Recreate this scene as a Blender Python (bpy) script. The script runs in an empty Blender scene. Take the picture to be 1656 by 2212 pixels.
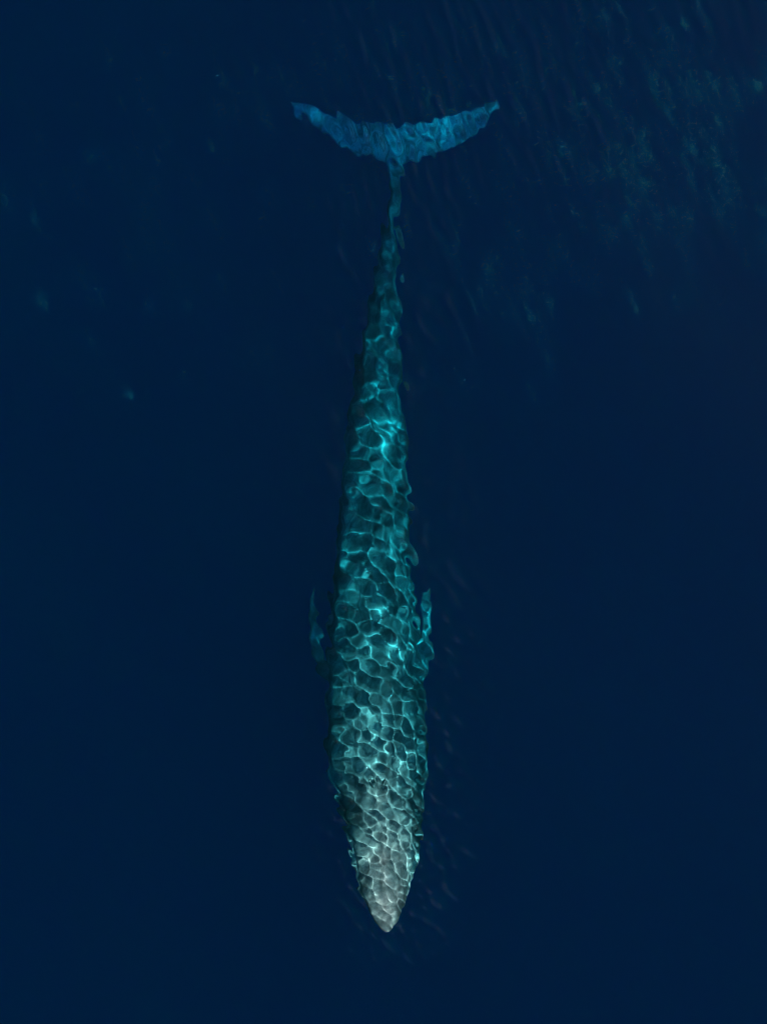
import bpy, bmesh, math
import numpy as np

sc = bpy.context.scene
R = math.radians
rng = np.random.default_rng(11)

# ------------------------------------------------------------------ camera
CAM_H = 40.0
CAM_Y = -2.2                      # the drone hovers a little towards the head
SPAN_H = 31.0                     # metres of sea surface from top to bottom of the picture
TILT = R(3.2)                     # looks slightly towards the tail
cam_data = bpy.data.cameras.new('camera')
cam_data.sensor_fit = 'VERTICAL'
cam_data.sensor_height = 24.0
VFOV = 2 * math.atan(SPAN_H / 2 / CAM_H)
cam_data.lens = 12.0 / math.tan(VFOV / 2)
cam_data.clip_start = 0.5
cam_data.clip_end = 6000.0
cam = bpy.data.objects.new('camera', cam_data)
sc.collection.objects.link(cam)
cam.location = (0.0, CAM_Y, CAM_H)
cam.rotation_euler = (TILT, 0.0, 0.0)
sc.camera = cam

# ------------------------------------------------------------------ sky and sun
SUN_EL, SUN_AZ = R(51), R(26)     # azimuth measured from +X towards +Y
world = bpy.data.worlds.new('World')
sc.world = world
world.use_nodes = True
wn = world.node_tree
sky = wn.nodes.new('ShaderNodeTexSky')
sky.sky_type = 'NISHITA'
sky.sun_disc = False
sky.sun_elevation = SUN_EL
sky.sun_rotation = math.pi / 2 - SUN_AZ
bg = wn.nodes['Background']
wn.links.new(sky.outputs[0], bg.inputs[0])
bg.inputs[1].default_value = 0.05

sun_data = bpy.data.lights.new('sun', 'SUN')
sun_data.energy = 5.0
sun_data.angle = R(0.53)
sun_data.color = (1.0, 0.96, 0.9)
sun_data.cycles.is_caustics_light = True
sun = bpy.data.objects.new('sun', sun_data)
sc.collection.objects.link(sun)
sun.location = (30, 10, 60)
sun.rotation_euler = (0.0, math.pi / 2 - SUN_EL, SUN_AZ)

# ------------------------------------------------------------------ exposure and sampling
vs = sc.view_settings
vs.view_transform = 'Standard'
vs.look = 'None'
vs.exposure = 1.55
vs.gamma = 1.0
vs.use_curve_mapping = False
cy = sc.cycles
cy.use_denoising = True
cy.denoiser = 'OPENIMAGEDENOISE'
cy.denoising_input_passes = 'RGB_ALBEDO_NORMAL'
cy.denoising_prefilter = 'ACCURATE'
cy.max_bounces = 8
cy.diffuse_bounces = 2
cy.glossy_bounces = 2
cy.transmission_bounces = 6
cy.volume_bounces = 3
cy.transparent_max_bounces = 8
cy.caustics_refractive = True
cy.caustics_reflective = False
cy.blur_glossy = 0.0
cy.pixel_filter_type = 'BLACKMAN_HARRIS'
cy.filter_width = 1.1
cy.sample_clamp_indirect = 25.0

# ------------------------------------------------------------------ helpers
def mat(name):
    m = bpy.data.materials.new(name)
    m.use_nodes = True
    m.node_tree.nodes.clear()
    return m, m.node_tree, m.node_tree.nodes, m.node_tree.links


def mesh_object(name, verts, faces, material, smooth=True):
    me = bpy.data.meshes.new(name)
    verts = np.asarray(verts, dtype=np.float32)
    faces = np.asarray(faces, dtype=np.int32)
    n = faces.shape[1]
    me.vertices.add(len(verts))
    me.vertices.foreach_set('co', verts.ravel())
    me.loops.add(faces.size)
    me.loops.foreach_set('vertex_index', faces.ravel())
    me.polygons.add(len(faces))
    me.polygons.foreach_set('loop_start', np.arange(0, faces.size, n, dtype=np.int32))
    me.polygons.foreach_set('use_smooth', np.full(len(faces), smooth))
    me.update(calc_edges=True)
    me.materials.append(material)
    o = bpy.data.objects.new(name, me)
    sc.collection.objects.link(o)
    return o


def under(px, py, d):
    """World x, y of a point at depth d that a viewer above sees at picture point px, py (of 1656 x 2212)."""
    k = SPAN_H / 2212.0
    vx, vy, vz = (px - 828.0) * k, (1106.0 - py) * k, -CAM_H
    c, s = math.cos(TILT), math.sin(TILT)
    vy, vz = vy * c - vz * s, vy * s + vz * c
    t = -CAM_H / vz
    x, y = vx * t, CAM_Y + vy * t
    h = math.hypot(vx, vy)
    if h > 1e-6:
        si = h / math.sqrt(h * h + vz * vz) / 1.333
        g = d * si / math.sqrt(1 - si * si)
        x += vx / h * g
        y += vy / h * g
    return x, y

# ------------------------------------------------------------------ sea: surface, body of water, bed
def axis(core, step, mid, g_mid, far, g_far):
    """Grid lines: close together over the whale, wider towards the edge of the view, wide out to the horizon."""
    a = [0.0]
    while a[-1] < far:
        d = step + np.clip(a[-1] - core, 0, mid - core) * g_mid + max(a[-1] - mid, 0.0) * g_far
        a.append(a[-1] + min(d, 60.0))
    a = np.array(a)
    return np.concatenate([-a[:0:-1], a])


def swell(X, Y):
    """Height of the sea: many crossing ripples on a long low swell."""
    Z = np.zeros_like(X)
    r = np.random.default_rng(5)
    # stronger chop towards the tail end, where the swimming whale leaves the surface disturbed
    tail = 1.0 / (1.0 + np.exp(-(Y - 7.5) / 1.6))
    near = np.clip(1.0 - (np.hypot(X, Y) - 60.0) / 60.0, 0.0, 1.0)      # the fine ripples are not built far away
    head = np.exp(-(np.clip(np.abs(Y + 12.5) - 2.2, 0, None) / 2.4) ** 2 - (X / 2.6) ** 2)
    # the water stands up over the moving body and lies calmer to both sides
    over = 0.3 + 0.7 * np.exp(-(np.clip(np.abs(X - 0.35) - np.clip(1.5 + 0.22 * (Y + 9.0), 0.5, 1.5), 0, None) / 0.8) ** 2) * np.exp(-(np.clip(-12.8 - Y, 0, None) / 0.5) ** 2)
    over = np.maximum(over, 0.7 * tail)
    aft = np.clip((Y + 8.0) / 10.0, 0, 1)
    fore = np.exp(-((Y + 8.0) / 3.5) ** 2)
    fine = near * over * np.clip(1.0 - (np.abs(X) - 4.0) / 4.0, 0, 1)
    mid = near * over * np.clip(1.0 - (np.abs(X) - 9.0) / 8.0, 0, 1)
    for lam0, lam1, n, slope, mean, spread, mod in (
            (0.17, 0.27, 26, 0.055, R(62), R(40), fine * (0.30 + 3.2 * head) * (1.0 - 0.8 * aft)),
            (0.25, 0.46, 36, 0.130, R(42), R(32), mid * (0.38 + 1.3 * head + 0.2 * fore) * (1.0 - 0.6 * aft)),
            (0.35, 0.62, 32, 0.130, R(32), R(34), mid * (1.30 + 0.2 * fore - 0.75 * aft) * (1.0 - 0.6 * tail)),
            (0.50, 0.90, 24, 0.085, R(25), R(40), mid * aft * (1.0 - 0.8 * tail)),
            (0.30, 0.60, 26, 0.128, R(22), R(18), mid * tail),
            (0.90, 2.60, 20, 0.038, R(20), R(55), near * over * (1.0 - 0.6 * tail)),
            (6.00, 14.0, 10, 0.014, R(25), R(30), 1.0)):
        amp = slope * math.sqrt(2.0 / n)
        part = np.zeros_like(X)
        for i in range(n):
            lam = lam0 * (lam1 / lam0) ** ((i + r.random()) / n)
            k = 2 * math.pi / lam
            a = mean + r.normal() * spread
            part += amp / k * np.sin(k * (X * math.cos(a) + Y * math.sin(a)) + r.uniform(0, 6.2832))
        Z += part * mod
    return Z


xs = axis(2.6, 0.030, 13.0, 0.012, 1500.0, 0.12)
ys = axis(15.0, 0.030, 18.0, 0.012, 1500.0, 0.12)
X, Y = np.meshgrid(xs, ys)
Z = swell(X, Y)
ny, nx = X.shape
idx = np.arange(nx * ny).reshape(ny, nx)
quads = np.stack([idx[:-1, :-1], idx[:-1, 1:], idx[1:, 1:], idx[1:, :-1]], -1).reshape(-1, 4)
m, nt, nodes, links = mat('sea_surface')
out = nodes.new('ShaderNodeOutputMaterial')
refr = nodes.new('ShaderNodeBsdfRefraction')
refr.inputs['IOR'].default_value = 1.333
refr.inputs['Roughness'].default_value = 0.0
gloss = nodes.new('ShaderNodeBsdfGlossy')
gloss.inputs['Roughness'].default_value = 0.0
fres = nodes.new('ShaderNodeFresnel')
fres.inputs['IOR'].default_value = 1.333
pol = nodes.new('ShaderNodeMath')                 # part of the surface glare is gone, as through a polarising filter
pol.operation = 'MULTIPLY'
pol.inputs[1].default_value = 0.28
mixs = nodes.new('ShaderNodeMixShader')
links.new(fres.outputs[0], pol.inputs[0])
links.new(pol.outputs[0], mixs.inputs[0])
links.new(refr.outputs[0], mixs.inputs[1])
links.new(gloss.outputs[0], mixs.inputs[2])
links.new(mixs.outputs[0], out.inputs['Surface'])
sea = mesh_object('water', np.stack([X, Y, Z], -1).reshape(-1, 3), quads, m)
sea['kind'] = 'structure'
sea['label'] = 'rippled dark blue sea surface over the whale'
sea.cycles.is_caustics_caster = True


# sea water soaks up red light first, then green, and scatters a little blue back
SIG_A = (2.00, 0.125, 0.024)
SIG_S = (0.000, 0.038, 0.029)
m, nt, nodes, links = mat('sea_water')
out = nodes.new('ShaderNodeOutputMaterial')
ab = nodes.new('ShaderNodeVolumeAbsorption')
da = 2.0
ab.inputs['Color'].default_value = tuple(1 - a / da for a in SIG_A) + (1,)
ab.inputs['Density'].default_value = da
ss = nodes.new('ShaderNodeVolumeScatter')
ds = 0.1
ss.inputs['Color'].default_value = tuple(s / ds for s in SIG_S) + (1,)
ss.inputs['Density'].default_value = ds
ss.inputs['Anisotropy'].default_value = 0.0
add = nodes.new('ShaderNodeAddShader')
links.new(ab.outputs[0], add.inputs[0])
links.new(ss.outputs[0], add.inputs[1])
links.new(add.outputs[0], out.inputs['Volume'])
# its upper face follows the surface a finger's breadth above the crests
ST = 8
gx = np.unique(np.append(np.arange(0, nx, ST), nx - 1))
gy = np.unique(np.append(np.arange(0, ny, ST), ny - 1))
cell = np.maximum.reduceat(np.maximum.reduceat(Z, gy[:-1], axis=0), gx[:-1], axis=1)
pad = np.pad(cell, 1, mode='edge')
crest = np.maximum.reduce([pad[:-1, :-1], pad[:-1, 1:], pad[1:, :-1], pad[1:, 1:]]) + 0.012
crest = np.maximum(crest, Z[np.ix_(gy, gx)] + 0.012)
TX, TY = np.meshgrid(np.where(np.abs(xs[gx]) > 100, xs[gx] * 0.995, xs[gx]), np.where(np.abs(ys[gy]) > 100, ys[gy] * 0.995, ys[gy]))
n_y, n_x = TX.shape
ti = np.arange(n_x * n_y).reshape(n_y, n_x)
bi = ti + n_x * n_y
grid_q = lambda g: np.stack([g[:-1, :-1], g[:-1, 1:], g[1:, 1:], g[1:, :-1]], -1).reshape(-1, 4)
rim = np.concatenate([ti[0, :], ti[1:, -1], ti[-1, -2::-1], ti[-2:0:-1, 0]])
rim2 = np.roll(rim, -1)
skirt = np.stack([rim, rim + n_x * n_y, rim2 + n_x * n_y, rim2], -1)
wv = np.concatenate([np.stack([TX, TY, crest], -1).reshape(-1, 3), np.stack([TX, TY, np.full_like(TX, -70.0)], -1).reshape(-1, 3)])
body_of_water = mesh_object('deep_water', wv, np.concatenate([grid_q(ti), grid_q(bi)[:, ::-1], skirt]), m, smooth=False)
body_of_water['kind'] = 'structure'
body_of_water['label'] = 'deep clear blue water around the whale'

m, nt, nodes, links = mat('sea_bed')
out = nodes.new('ShaderNodeOutputMaterial')
b = nodes.new('ShaderNodeBsdfDiffuse')
b.inputs['Color'].default_value = (0.10, 0.09, 0.07, 1)
links.new(b.outputs[0], out.inputs['Surface'])
bed = mesh_object('seabed', [(-1495, -1495, -69), (1495, -1495, -69), (1495, 1495, -69), (-1495, 1495, -69)], [(0, 1, 2, 3)], m)
bed['kind'] = 'structure'

# ------------------------------------------------------------------ whale
def sm(a, b, x):
    t = np.clip((np.asarray(x, float) - a) / (b - a), 0, 1)
    return t * t * (3 - 2 * t)


# outline seen from above: picture row, left edge, right edge; depth of the back; height of the flank line under the back; keel under it
OUT = [
    (2014, 829, 842, 0.13, 0.06, 0.10),
    (2003, 817, 849, 0.13, 0.10, 0.22),
    (1987, 807, 858, 0.12, 0.15, 0.36),
    (1960, 792, 870, 0.11, 0.20, 0.52),
    (1930, 779, 881, 0.14, 0.26, 0.70),
    (1900, 769, 891, 0.17, 0.32, 0.85),
    (1850, 757, 903, 0.24, 0.42, 1.10),
    (1800, 744, 910, 0.32, 0.52, 1.30),
    (1750, 732, 914, 0.44, 0.60, 1.50),
    (1700, 718, 917, 0.55, 0.72, 1.65),
    (1660, 706, 924, 0.65, 0.85, 1.75),
    (1630, 703, 925, 0.73, 0.95, 1.80),
    (1580, 706, 919, 0.84, 1.05, 1.90),
    (1500, 707, 915, 1.02, 1.20, 1.95),
    (1400, 709, 908, 1.23, 1.30, 1.95),
    (1300, 714, 897, 1.44, 1.35, 1.90),
    (1200, 722, 890, 1.66, 1.35, 1.80),
    (1100, 733, 882, 1.87, 1.30, 1.65),
    (1000, 741, 879, 2.10, 1.20, 1.50),
    (900, 751, 873, 2.35, 1.10, 1.30),
    (800, 768, 868, 2.60, 1.00, 1.15),
    (700, 786, 866, 2.90, 0.90, 1.00),
    (600, 806, 864, 3.20, 0.78, 0.85),
    (520, 824, 863, 3.50, 0.66, 0.70),
    (450, 836, 863, 3.75, 0.52, 0.55),
    (400, 842, 864, 3.90, 0.40, 0.42),
    (350, 845, 868, 4.05, 0.26, 0.28),
    (310, 848, 868, 4.14, 0.16, 0.16),
    (285, 853, 863, 4.20, 0.07, 0.07)]
rows = []
for py, lx, rx, d, up, dn in OUT:
    a = under(lx, py, d + up)
    b2 = under(rx, py, d + up)
    rows.append((a[1], (a[0] + b2[0]) / 2, (b2[0] - a[0]) / 2, -(d + up), up, dn))
rows = np.array(rows)
key = np.concatenate([[0], np.cumsum(np.abs(np.diff(rows[:, 0])))])
NR, NS = 520, 112


def pchip(x, y, q):
    h = np.diff(x); dl = np.diff(y) / h
    dd = np.zeros_like(y)
    for i in range(1, len(x) - 1):
        if dl[i - 1] * dl[i] > 0:
            w1, w2 = 2 * h[i] + h[i - 1], h[i] + 2 * h[i - 1]
            dd[i] = (w1 + w2) / (w1 / dl[i - 1] + w2 / dl[i])
    dd[0], dd[-1] = dl[0], dl[-1]
    j = np.clip(np.searchsorted(x, q) - 1, 0, len(h) - 1)
    t = (q - x[j]) / h[j]
    return ((1 + 2 * t) * (1 - t) ** 2 * y[j] + t * (1 - t) ** 2 * h[j] * dd[j]
            + t * t * (3 - 2 * t) * y[j + 1] + t * t * (t - 1) * h[j] * dd[j + 1])


u = np.linspace(0, 1, NR)
s_ = key[-1] * (0.75 * u + 0.25 * u * u)
ry, rx_, rw, rz, ru, rd = (pchip(key, rows[:, i], s_) for i in range(6))
L = key[-1]
ph = np.linspace(0, 2 * math.pi, NS, endpoint=False)
V = np.zeros((NR, NS, 3))
for i in range(NR):
    s = s_[i]
    headness = 1 - sm(4.6, 7.0, s)
    c, sn = np.cos(ph), np.sin(ph)
    # cross-section: flat-topped head, round trunk, tall narrow tail stock
    ex = 0.86 - 0.11 * headness + 0.14 * sm(14, 20, s)
    x = np.sign(c) * np.abs(c) ** ex
    z = np.sign(sn) * np.abs(sn) ** (1.0 + 0.12 * headness)
    ang = np.where(ph > math.pi, ph - 2 * math.pi, ph)                # -pi..pi, 0 = right flank
    el = np.where(np.abs(ang) > math.pi / 2, np.sign(ang) * math.pi - ang, ang)   # elevation of the point on the ring
    # the upper jaw sits inside the wider lower jaw, a lip line between them
    jaw = sm(0.15, 0.9, s) * (1 - sm(4.4, 5.2, s))
    upper = sm(-0.02, 0.10, el)
    lip = np.exp(-((el - 0.06) / 0.05) ** 2)
    wid = rw[i] * (1 - jaw * (0.10 * upper + 0.07 * lip))
    zz = np.where(z > 0, z * ru[i], z * rd[i])
    xx = x * wid
    top = np.clip(sn, 0, 1) ** 2
    # ridge along the rostrum, raised splash guard in front of the blowholes, two nostril slits behind it
    zz += top * 0.07 * np.exp(-(xx / 0.13) ** 2) * sm(0.4, 1.2, s) * (1 - sm(3.6, 4.3, s))
    zz += top * 0.17 * np.exp(-(xx / 0.34) ** 2) * np.exp(-((s - 4.2) / 0.5) ** 2)
    for sd in (-1, 1):
        zz -= top * 0.15 * np.exp(-((xx - sd * (0.04 + 0.27 * (s - 3.95))) / 0.06) ** 2) * sm(3.9, 4.05, s) * (1 - sm(4.5, 4.65, s))
    # soft spine over the back
    zz += top * 0.05 * np.exp(-(xx / 0.25) ** 2) * sm(9, 12, s)
    V[i, :, 0] = rx_[i] + xx
    V[i, :, 1] = ry[i]
    V[i, :, 2] = rz[i] + zz
verts = [V.reshape(-1, 3)]
tris = []
ii = np.arange(NR * NS).reshape(NR, NS)
q = np.stack([ii[:-1], np.roll(ii[:-1], -1, 1), np.roll(ii[1:], -1, 1), ii[1:]], -1).reshape(-1, 4)
bodyfaces = [tuple(f) for f in q.tolist()] + [tuple(ii[0][::-1].tolist()), tuple(ii[-1].tolist())]


def blade(stations, ns=28):
    """Loft of flattened rings: each station is (centre, chord vector, thickness)."""
    vv, ff = [], []
    a = np.linspace(0, 2 * math.pi, ns, endpoint=False)
    for cpt, chord, th in stations:
        cpt, chord = np.array(cpt), np.array(chord)
        foil = th * (0.5 + 0.5 * np.clip(np.cos(a) * 0.6 + 0.5, 0, 1))
        vv.append(cpt + np.outer(np.cos(a), chord) + np.outer(np.sin(a) * foil, (0, 0, 1)))
    n = len(stations)
    jj = np.arange(n * ns).reshape(n, ns)
    ff = np.stack([jj[:-1], np.roll(jj[:-1], -1, 1), np.roll(jj[1:], -1, 1), jj[1:]], -1).reshape(-1, 4).tolist()
    return np.concatenate(vv), [tuple(f) for f in ff] + [tuple(jj[0][::-1].tolist()), tuple(jj[-1].tolist())]


pieces = [(V.reshape(-1, 3), bodyfaces)]
# flippers: picture points of their centre line, half width in pixels, depth, thickness
K = SPAN_H / 2212.0
FLIP = {
    -1: [(735, 1490, 12, 2.3, .14), (712, 1462, 15, 2.5, .13), (692, 1425, 16, 2.7, .12), (682, 1385, 15, 2.8, .10), (678, 1345, 14, 2.85, .085), (677, 1310, 11, 2.85, .07), (677, 1288, 7, 2.85, .055), (678, 1270, 2, 2.85, .04)],
    1: [(882, 1505, 12, 2.05, .14), (902, 1475, 17, 2.15, .13), (914, 1435, 18, 2.2, .12), (919, 1392, 17, 2.25, .10), (920, 1347, 15, 2.3, .085), (920, 1312, 12, 2.3, .07), (921, 1290, 8, 2.3, .055), (922, 1268, 2, 2.3, .04)]}
for sd, st in FLIP.items():
    pts = [np.array(under(p[0], p[1], p[3]) + (-p[3],)) for p in st]
    stations = []
    for i, p in enumerate(st):
        t = pts[min(i + 1, len(pts) - 1)] - pts[max(i - 1, 0)]
        nrm = np.array((t[1], -t[0], 0)) / math.hypot(t[0], t[1])
        nrm = nrm * sd                                                  # leading edge outwards
        stations.append((pts[i], nrm * p[2] * K * 0.9 + np.array((0, 0, -0.05)), p[4]))
    pieces.append(blade(stations))
# flukes: leading and trailing edge in picture points from left tip to right tip
FL = [(630, 221, 627, 213, 4.70), (645, 246, 650, 222, 4.65), (668, 268, 682, 234, 4.60), (700, 292, 712, 244, 4.55), (735, 314, 745, 256, 4.50), (775, 333, 782, 264, 4.42), (815, 345, 818, 268, 4.32),
      (845, 352, 846, 268, 4.25), (858, 355, 858, 280, 4.22), (871, 352, 870, 268, 4.25), (900, 346, 898, 266, 4.32), (940, 334, 932, 260, 4.42), (980, 318, 968, 250, 4.50), (1015, 299, 1003, 240, 4.55),
      (1045, 274, 1034, 230, 4.60), (1063, 250, 1056, 220, 4.65), (1076, 224, 1075, 212, 4.70)]
stations = []
for i, (ax, ay, bx, by, d) in enumerate(FL):
    a = np.array(under(ax, ay, d) + (-d,))
    b2 = np.array(under(bx, by, d) + (-d + 0.02,))
    e = abs(i - 8) / 8
    stations.append(((a + b2) / 2, (a - b2) / 2, 0.16 * (1 - e) + 0.045))
pieces.append(blade(stations))
# small hooked fin far back on the spine
fin_y = under(850, 665, 2.95)[1]
j = int(np.argmin(np.abs(ry - fin_y)))
fx, fz = rx_[j], rz[j] + ru[j]
stations = []
for h, off, chord, th in ((-0.25, -0.10, .50, .10), (0.0, 0.0, .42, .085), (.10, .10, .32, .07), (.20, .20, .22, .055), (.28, .30, .12, .045), (.33, .37, .05, .035)):
    stations.append((np.array((fx, fin_y + off, fz + h)), np.array((0, -chord, 0)), th))
vv, ff = blade(stations)
n_st = 28
# the fin's thickness runs sideways, not upwards
k0 = 0
for cpt, chord, th in stations:
    ring = vv[k0:k0 + n_st]
    ring[:, 0] += ring[:, 2] - cpt[2]
    ring[:, 2] = cpt[2]
    k0 += n_st
pieces.append((vv, ff))

bm = bmesh.new()
for vv, ff in pieces:
    bv = [bm.verts.new(v) for v in vv]
    for f in ff:
        try:
            bm.faces.new([bv[k] for k in f])
        except ValueError:
            pass
bmesh.ops.recalc_face_normals(bm, faces=bm.faces)
tmp = bpy.data.meshes.new('whale_shell')
bm.to_mesh(tmp)
bm.free()

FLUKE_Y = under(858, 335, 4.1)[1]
m, nt, nodes, links = mat('whale_skin')
out = nodes.new('ShaderNodeOutputMaterial')
pr = nodes.new('ShaderNodeBsdfPrincipled')
tc = nodes.new('ShaderNodeTexCoord')
links.new(pr.outputs[0], out.inputs['Surface'])


def noise(scale, detail, rough, dist=0.0, stretch=None):
    n = nodes.new('ShaderNodeTexNoise')
    n.inputs['Scale'].default_value = scale
    n.inputs['Detail'].default_value = detail
    n.inputs['Roughness'].default_value = rough
    n.inputs['Distortion'].default_value = dist
    if stretch:
        mp = nodes.new('ShaderNodeMapping')
        mp.inputs['Scale'].default_value = stretch
        links.new(tc.outputs['Object'], mp.inputs[0])
        links.new(mp.outputs[0], n.inputs['Vector'])
    else:
        links.new(tc.outputs['Object'], n.inputs['Vector'])
    return n


def ramp(src, stops):
    r = nodes.new('ShaderNodeValToRGB')
    el = r.color_ramp.elements
    while len(el) < len(stops):
        el.new(0.5)
    for e, (p, c) in zip(el, stops):
        e.position = p
        e.color = tuple(c) + (1,)
    links.new(src, r.inputs[0])
    return r


# blotched blue-grey hide: broad pale and dark clouds, small pale flecks
n1 = noise(1.5, 6, 0.62, 0.8, (1.0, 0.55, 1.0))
r1 = ramp(n1.outputs[0], [(0.40, (0.04, 0.044, 0.048)), (0.52, (0.118, 0.12, 0.122)), (0.64, (0.28, 0.265, 0.25))])
n2 = noise(7.0, 4, 0.65, 0.3)
r2 = ramp(n2.outputs[0], [(0.36, (0.62, 0.62, 0.62)), (0.58, (1.0, 1.0, 1.0)), (0.70, (1.35, 1.33, 1.3))])
mx = nodes.new('ShaderNodeMix')
mx.data_type = 'RGBA'
mx.blend_type = 'MULTIPLY'
mx.inputs['Factor'].default_value = 1.0
links.new(r1.outputs[0], mx.inputs['A'])
links.new(r2.outputs[0], mx.inputs['B'])
# sunlit brightness of the flukes is put into their colour, in patches
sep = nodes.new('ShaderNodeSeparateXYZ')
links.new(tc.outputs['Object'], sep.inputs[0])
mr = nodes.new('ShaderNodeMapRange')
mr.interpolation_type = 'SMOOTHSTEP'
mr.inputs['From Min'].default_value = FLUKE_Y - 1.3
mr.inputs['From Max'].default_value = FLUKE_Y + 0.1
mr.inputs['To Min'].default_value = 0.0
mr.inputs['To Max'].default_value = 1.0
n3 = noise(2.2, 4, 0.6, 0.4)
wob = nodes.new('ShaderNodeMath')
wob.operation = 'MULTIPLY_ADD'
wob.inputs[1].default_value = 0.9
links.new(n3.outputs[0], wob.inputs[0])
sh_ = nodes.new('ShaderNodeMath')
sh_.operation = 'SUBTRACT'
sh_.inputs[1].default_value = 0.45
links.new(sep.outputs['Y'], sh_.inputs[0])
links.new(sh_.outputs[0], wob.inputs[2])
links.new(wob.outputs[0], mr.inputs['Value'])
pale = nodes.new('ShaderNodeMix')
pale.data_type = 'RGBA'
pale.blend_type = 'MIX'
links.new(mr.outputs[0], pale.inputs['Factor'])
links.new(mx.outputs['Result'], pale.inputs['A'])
light_lift = nodes.new('ShaderNodeMix')
light_lift.data_type = 'RGBA'
light_lift.blend_type = 'ADD'
light_lift.inputs['Factor'].default_value = 1.0
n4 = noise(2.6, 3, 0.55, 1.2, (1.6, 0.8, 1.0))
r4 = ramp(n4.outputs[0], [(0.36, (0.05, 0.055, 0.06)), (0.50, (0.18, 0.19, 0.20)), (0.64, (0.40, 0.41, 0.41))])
links.new(r4.outputs[0], light_lift.inputs['B'])
links.new(mx.outputs['Result'], light_lift.inputs['A'])
links.new(light_lift.outputs['Result'], pale.inputs['B'])
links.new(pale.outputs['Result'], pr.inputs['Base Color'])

pr.inputs['Roughness'].default_value = 0.75
pr.inputs['Specular IOR Level'].default_value = 0.15

shell = bpy.data.objects.new('whale_shell', tmp)
sc.collection.objects.link(shell)
rm = shell.modifiers.new('skin', 'REMESH')
rm.mode = 'VOXEL'
rm.voxel_size = 0.03
rm.use_smooth_shade = True
sh = shell.modifiers.new('soften', 'SMOOTH')
sh.factor = 0.5
sh.iterations = 3
dg = bpy.context.evaluated_depsgraph_get()
me = bpy.data.meshes.new_from_object(shell.evaluated_get(dg))
bpy.data.objects.remove(shell)
me.name = 'whale'
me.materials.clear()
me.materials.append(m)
me.polygons.foreach_set('use_smooth', np.ones(len(me.polygons), dtype=bool))
whale = bpy.data.objects.new('whale', me)
sc.collection.objects.link(whale)
whale.cycles.is_caustics_receiver = True
whale['label'] = 'long slender blue-grey whale gliding just under the sea surface, head towards the bottom'
whale['category'] = 'whale'

# nostrils and eyes
def lens(name, centre, along, across, up, material):
    """A small almond-shaped mound."""
    vv, ff = [np.array(centre) + np.array(up)], []
    n = 20
    for r_, h in ((0.45, 0.8), (0.8, 0.42), (1.0, 0.0), (0.9, -0.6)):
        for k in range(n):
            a = 2 * math.pi * k / n
            vv.append(np.array(centre) + r_ * math.cos(a) * np.array(along) + r_ * math.sin(a) * abs(math.sin(a)) ** 0.5 * np.array(across) + h * np.array(up))
    for k in range(n):
        ff.append((0, 1 + k, 1 + (k + 1) % n))
    for j_ in range(3):
        for k in range(n):
            p, q2 = 1 + j_ * n + k, 1 + j_ * n + (k + 1) % n
            ff += [(p, p + n, q2 + n), (p, q2 + n, q2)]
    o = mesh_object(name, vv, ff, material)
    o.parent = whale
    o.cycles.is_caustics_receiver = True
    return o


dark, nt, nodes, links = mat('wet_dark_skin')
out = nodes.new('ShaderNodeOutputMaterial')
pr = nodes.new('ShaderNodeBsdfPrincipled')
tc = nodes.new('ShaderNodeTexCoord')
nz = noise(14.0, 3, 0.6)
rr = ramp(nz.outputs[0], [(0.3, (0.03, 0.031, 0.032)), (0.7, (0.07, 0.071, 0.072))])
links.new(rr.outputs[0], pr.inputs['Base Color'])
pr.inputs['Roughness'].default_value = 0.5
links.new(pr.outputs[0], out.inputs['Surface'])
bvh_dg = bpy.context.evaluated_depsgraph_get()
for sd in (-1, 1):
    s = 4.25
    x = float(np.interp(s, s_, rx_)) + sd * (0.04 + 0.27 * (s - 3.95))
    y = float(np.interp(s, s_, ry))
    ok, loc, nrm, _i = whale.ray_cast((x, y, 2.0), (0, 0, -1))
    if ok:
        lens('blowhole', (x, y, loc.z - 0.005), (sd * 0.09, 0.31, 0.0), (0.035, 0, 0), (0, 0, 0.02), dark)
    s = 4.75
    y = float(np.interp(s, s_, ry))
    z = float(np.interp(s, s_, rz)) - 0.12
    ok, loc, nrm, _i = whale.ray_cast((float(np.interp(s, s_, rx_)) + sd * 4.0, y, z), (-sd, 0, 0))
    if ok:
        lens('eye', loc, (0, 0.09, 0), (0, 0, 0.05), (sd * 0.03, 0, 0), dark)

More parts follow.
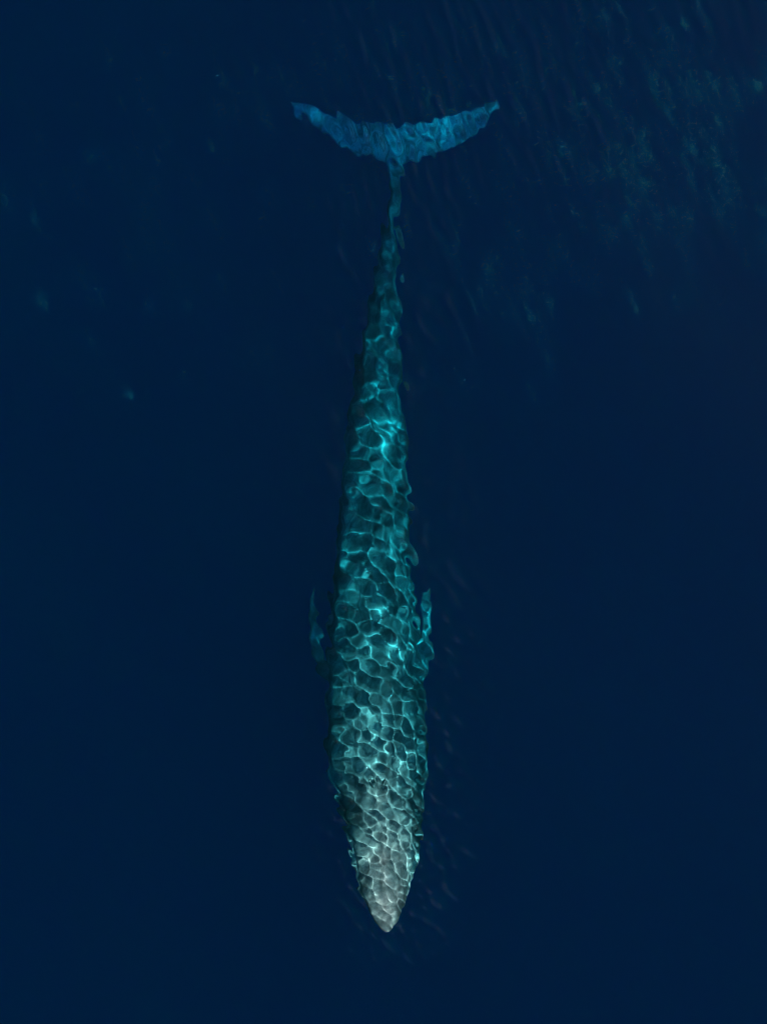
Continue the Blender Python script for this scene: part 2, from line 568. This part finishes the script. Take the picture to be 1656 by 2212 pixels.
# ------------------------------------------------------------------ added flecks that imitate light streaks in the rippled water
fm, nt, nodes, links = mat('pale_flecks')
out = nodes.new('ShaderNodeOutputMaterial')
b = nodes.new('ShaderNodeBsdfDiffuse')
b.inputs['Color'].default_value = (0.19, 0.20, 0.20, 1)
links.new(b.outputs[0], out.inputs['Surface'])
r = np.random.default_rng(23)
pts = []
oct_ = np.array([(1, 0, 0), (-1, 0, 0), (0, 1, 0), (0, -1, 0), (0, 0, 1), (0, 0, -1)], float)
octf = np.array([(0, 2, 4), (2, 1, 4), (1, 3, 4), (3, 0, 4), (2, 0, 5), (1, 2, 5), (3, 1, 5), (0, 3, 5)])
streak = np.array((0.38, -0.92))


def keep(x, y):
    """How thick the drift lies: a broad band behind the tail, thickest on its right, thin along the left."""
    a = math.exp(-((x - 9.0) / 4.5) ** 2 - ((y - 12.5) / 3.5) ** 2)
    c = 0.55 * math.exp(-((x - 1.0) / 6.0) ** 2 - ((y - 12.8) / 2.6) ** 2)
    e = 0.14 * math.exp(-((x + 8.5) / 4.0) ** 2 - ((y - 10.0) / 4.5) ** 2)
    f = 0.35 * math.exp(-((x - 4.5) / 2.2) ** 2 - ((y - 7.5) / 2.5) ** 2)
    clear = 1.0 - math.exp(-(x / 4.0) ** 4 - ((y - 11.5) / 2.2) ** 4)          # not over the flukes
    return (a + c + e + f) * (0.25 + 0.75 * clear)


made = 0
while made < 460:
    x, y = r.uniform(-14, 15), r.uniform(-17, 17)
    if r.random() > keep(x, y):
        continue
    made += 1
    d = r.uniform(1.6, 3.6)
    n = int(r.uniform(20, 60))
    ln, wd = r.uniform(0.25, 0.9), r.uniform(0.04, 0.14)
    t = np.clip(r.normal(0, 0.5, n), -1.2, 1.2)
    w = r.normal(0, 1, n) * wd * (1.3 - np.abs(t))
    bend = r.uniform(-0.25, 0.25)
    px_ = x + streak[0] * t * ln + (w + bend * t * t * ln) * streak[1]
    py_ = y + streak[1] * t * ln - (w + bend * t * t * ln) * streak[0]
    pts.append(np.stack([px_, py_, -d + r.normal(0, 0.15, n), r.uniform(0.006, 0.016, n)], -1))
pts = np.concatenate(pts)
vv = (pts[:, None, :3] + oct_[None] * pts[:, None, 3:4]).reshape(-1, 3)
ff = (np.arange(len(pts))[:, None, None] * 6 + octf[None]).reshape(-1, 3)
streak_layer = mesh_object('light_streak_flecks', vv, ff, fm)
streak_layer['kind'] = 'stuff'
streak_layer['label'] = 'faint diagonal light streaks in the rippled blue water, imitated by small added flecks'
streak_layer.cycles.is_caustics_receiver = True
print('sea height', Z.min(), Z.max())
print('whale faces', len(me.polygons), 'sea faces', len(quads))
